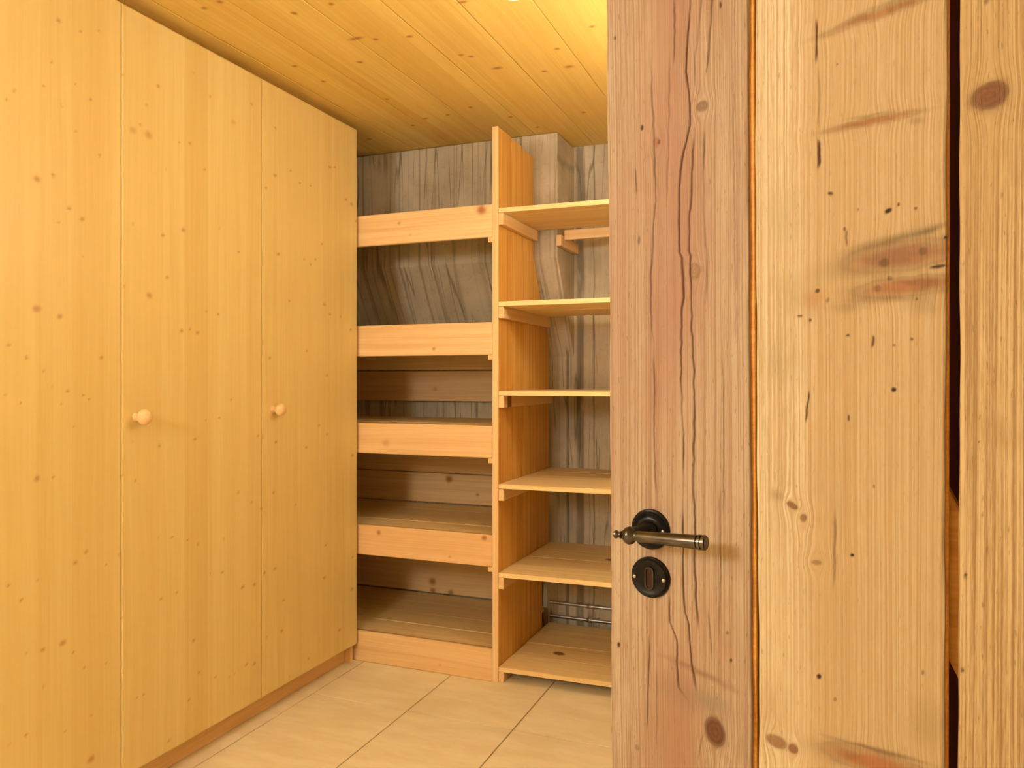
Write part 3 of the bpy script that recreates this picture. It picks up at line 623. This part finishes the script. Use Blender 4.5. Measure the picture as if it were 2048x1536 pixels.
# ------------------------------------------------------------------ lever handle and escutcheon
rc = dpt(1302, 1058); ec = dpt(1302, 1154)
HN = link('door_handle', lathe_me([(0.0115, 0.006), (0.0115, 0.012), (0.0095, 0.017), (0.0082, 0.027), (0.0085, 0.036), (0.0092, 0.043), (0.007, 0.050), (0, 0.052)], 24, (-0.42, -1, -0.03), (rc.x + 0.004, 0, rc.z)), M['bronze'], D)
HN['label'] = 'dark bronze lever handle on a round rosette'
ros = [(0, 0.0075), (0.0125, 0.0075), (0.0135, 0.0065), (0.0185, 0.0058), (0.0200, 0.0066), (0.0222, 0.0066), (0.0232, 0.0045), (0.0252, 0.0036), (0.0258, 0.0015), (0.0258, -0.0005), (0, -0.0005)]
link('rosette', lathe_me(ros, 40, (0, -1, 0), (rc.x, 0, rc.z)), M['bronze'], HN)
OFF = 0.046
A = dpt(1227, 1068, OFF); B = dpt(1413, 1086, OFF + 0.004)
ax = (B - A); L = ax.length
s = L / 186.0
def at(px): return (px - 1227) * s
lev = [(0, 0), (0.0034, 0.0006), (0.0052, at(1231)), (0.0052, at(1234)), (0.0034, at(1238)), (0.0028, at(1240)), (0.0046, at(1241)), (0.0046, at(1244)), (0.0036, at(1245)),
       (0.0058, at(1249)), (0.0098, at(1254)), (0.0112, at(1261)), (0.0098, at(1268)), (0.0066, at(1273)), (0.0062, at(1276)), (0.0068, at(1279)),
       (0.0082, at(1386)), (0.0084, at(1395)), (0.0068, at(1396)), (0.0068, at(1398)), (0.0090, at(1399)), (0.0090, at(1403)), (0.0074, at(1404)), (0.0074, at(1406)), (0.0090, at(1407)), (0.0088, at(1411)), (0.0075, L), (0, L)]
lv = link('lever', lathe_me(lev, 28, ax, A), M['lever'], HN)
for dx in (-0.0185, 0.0185):
    link('screw', lathe_me([(0, 0.0085), (0.0018, 0.0080), (0.0026, 0.0062), (0.0026, 0.004)], 12, (0, -1, 0), (rc.x + dx, 0, rc.z)), M['screw'], HN)
ES = link('escutcheon', lathe_me([(0, 0.0050), (0.0120, 0.0050), (0.0185, 0.0052), (0.0205, 0.0062), (0.0225, 0.0062), (0.0238, 0.0042), (0.0255, 0.0034), (0.0262, 0.0015), (0.0262, -0.0005), (0, -0.0005)], 40, (0, -1, 0), (ec.x, 0, ec.z)), M['bronze'], D)
ES['label'] = 'round dark bronze keyhole plate below the lever'
for dx in (-0.0195, 0.0195):
    link('screw', lathe_me([(0, 0.0088), (0.0020, 0.0082), (0.0030, 0.0064), (0.0030, 0.004)], 12, (0, -1, 0), (ec.x + dx, 0, ec.z)), M['screw'], ES)
def stadium(r, h, n=14):
    o = []
    for k in range(n): t = math.pi * k / (n - 1); o.append((r * math.cos(t), h + r * math.sin(t)))
    for k in range(n): t = math.pi + math.pi * k / (n - 1); o.append((r * math.cos(t), -h + r * math.sin(t)))
    return o
def slot(name, ro, ri, h, y0, y1, mat, parent):
    """raised rim (ri>0) or solid slot"""
    bm = bmesh.new(); P_ = stadium(ro, h); m = len(P_)
    T = [bm.verts.new((ec.x + p, y1, ec.z + q)) for p, q in P_]; Bt = [bm.verts.new((ec.x + p, y0, ec.z + q)) for p, q in P_]
    for k in range(m): bm.faces.new((T[k], T[(k + 1) % m], Bt[(k + 1) % m], Bt[k]))
    if ri:
        P2 = stadium(ri, h); T2 = [bm.verts.new((ec.x + p, y1, ec.z + q)) for p, q in P2]; B2 = [bm.verts.new((ec.x + p, y0, ec.z + q)) for p, q in P2]
        for k in range(m):
            bm.faces.new((T2[k], T2[(k + 1) % m], T[(k + 1) % m], T[k])); bm.faces.new((B2[k], B2[(k + 1) % m], T2[(k + 1) % m], T2[k]))
    else: bm.faces.new(T)
    bmesh.ops.recalc_face_normals(bm, faces=bm.faces[:])
    me = bpy.data.meshes.new('m'); bm.to_mesh(me); bm.free(); return link(name, me, mat, parent)
slot('keyhole_rim', 0.0060, 0.0044, 0.0085, -0.004, -0.0070, M['lever'], ES)
slot('keyhole', 0.0044, 0, 0.0085, -0.004, -0.0053, M['black'], ES)
# hinges on the far side
for zc in (0.26, 1.915):
    h = dbox('strap_hinge', XH - 0.36, XH - 0.005, 0.0505, 0.0545, zc - 0.018, zc + 0.018, M['bronze'])
# ------------------------------------------------------------------ lamps
def bulb(parent, loc, r, color, radiance):
    """the lamp's own light: a soft sphere as large as its shade"""
    l = bpy.data.lights.new('bulb_light', 'POINT'); l.shadow_soft_size = r; l.use_soft_falloff = False; l.color = color; l.energy = 4 * math.pi ** 2 * r * r * radiance
    o = bpy.data.objects.new('bulb_light', l); COL.objects.link(o); o.parent = parent; o.location = loc; return o
def glow_mat(name, col):
    m = emit(name, col, 6.0); m.cycles.emission_sampling = 'NONE'; return m
px_, py_, pz_ = LANTERN['pos']; r_ = LANTERN['r']
LT = empty('pendant_lantern', (px_, py_, pz_)); tag(LT, 'round white paper lantern hanging beside the viewer', 'lamp')
ball = lambda r, z: [(r * math.sin(math.pi * k / 24), z - r * math.cos(math.pi * k / 24)) for k in range(25)]
link('shade', lathe_me(ball(r_ * 0.98, 0), 40), glow_mat('lantern_glow', LANTERN['color']), LT)
bulb(LT, (0, 0, 0), r_, LANTERN['color'], LANTERN['strength'])
link('cord', tube_me((0, 0, r_ + 0.001), (0, 0, CEIL - pz_ - 0.026), 0.003, 10), M['white'], LT)
link('ceiling_rose', lathe_me([(0, -0.025), (0.03, -0.025), (0.045, -0.008), (0.045, 0), (0, 0)], 24, (0, 0, 1), (0, 0, CEIL - pz_)), M['white'], LT)
rr = CEILLAMP['r']; glow = glow_mat('ceiling_lamp_glow', CEILLAMP['color'])
for (spot, zc, st), lab in zip(CEILLAMP['lamps'], ('white globe ceiling lamp nearer the viewer, its tip at the top edge', 'white globe ceiling lamp added unseen behind the plank door, to light the shelves')):
    CL = empty('ceiling_lamp', spot); tag(CL, lab, 'lamp', 'globe lamps under the ceiling')
    link('base', lathe_me([(0, 0), (0.045, 0), (0.045, -0.012), (0.03, -0.02), (0, -0.02)], 32), M['white'], CL)
    link('stem', tube_me((0, 0, -0.0205), (0, 0, zc + rr + 0.001), 0.010, 16), M['white'], CL)
    link('globe', lathe_me(ball(rr * 0.97, zc), 32), glow, CL)
    bulb(CL, (0, 0, zc), rr, CEILLAMP['color'], st)
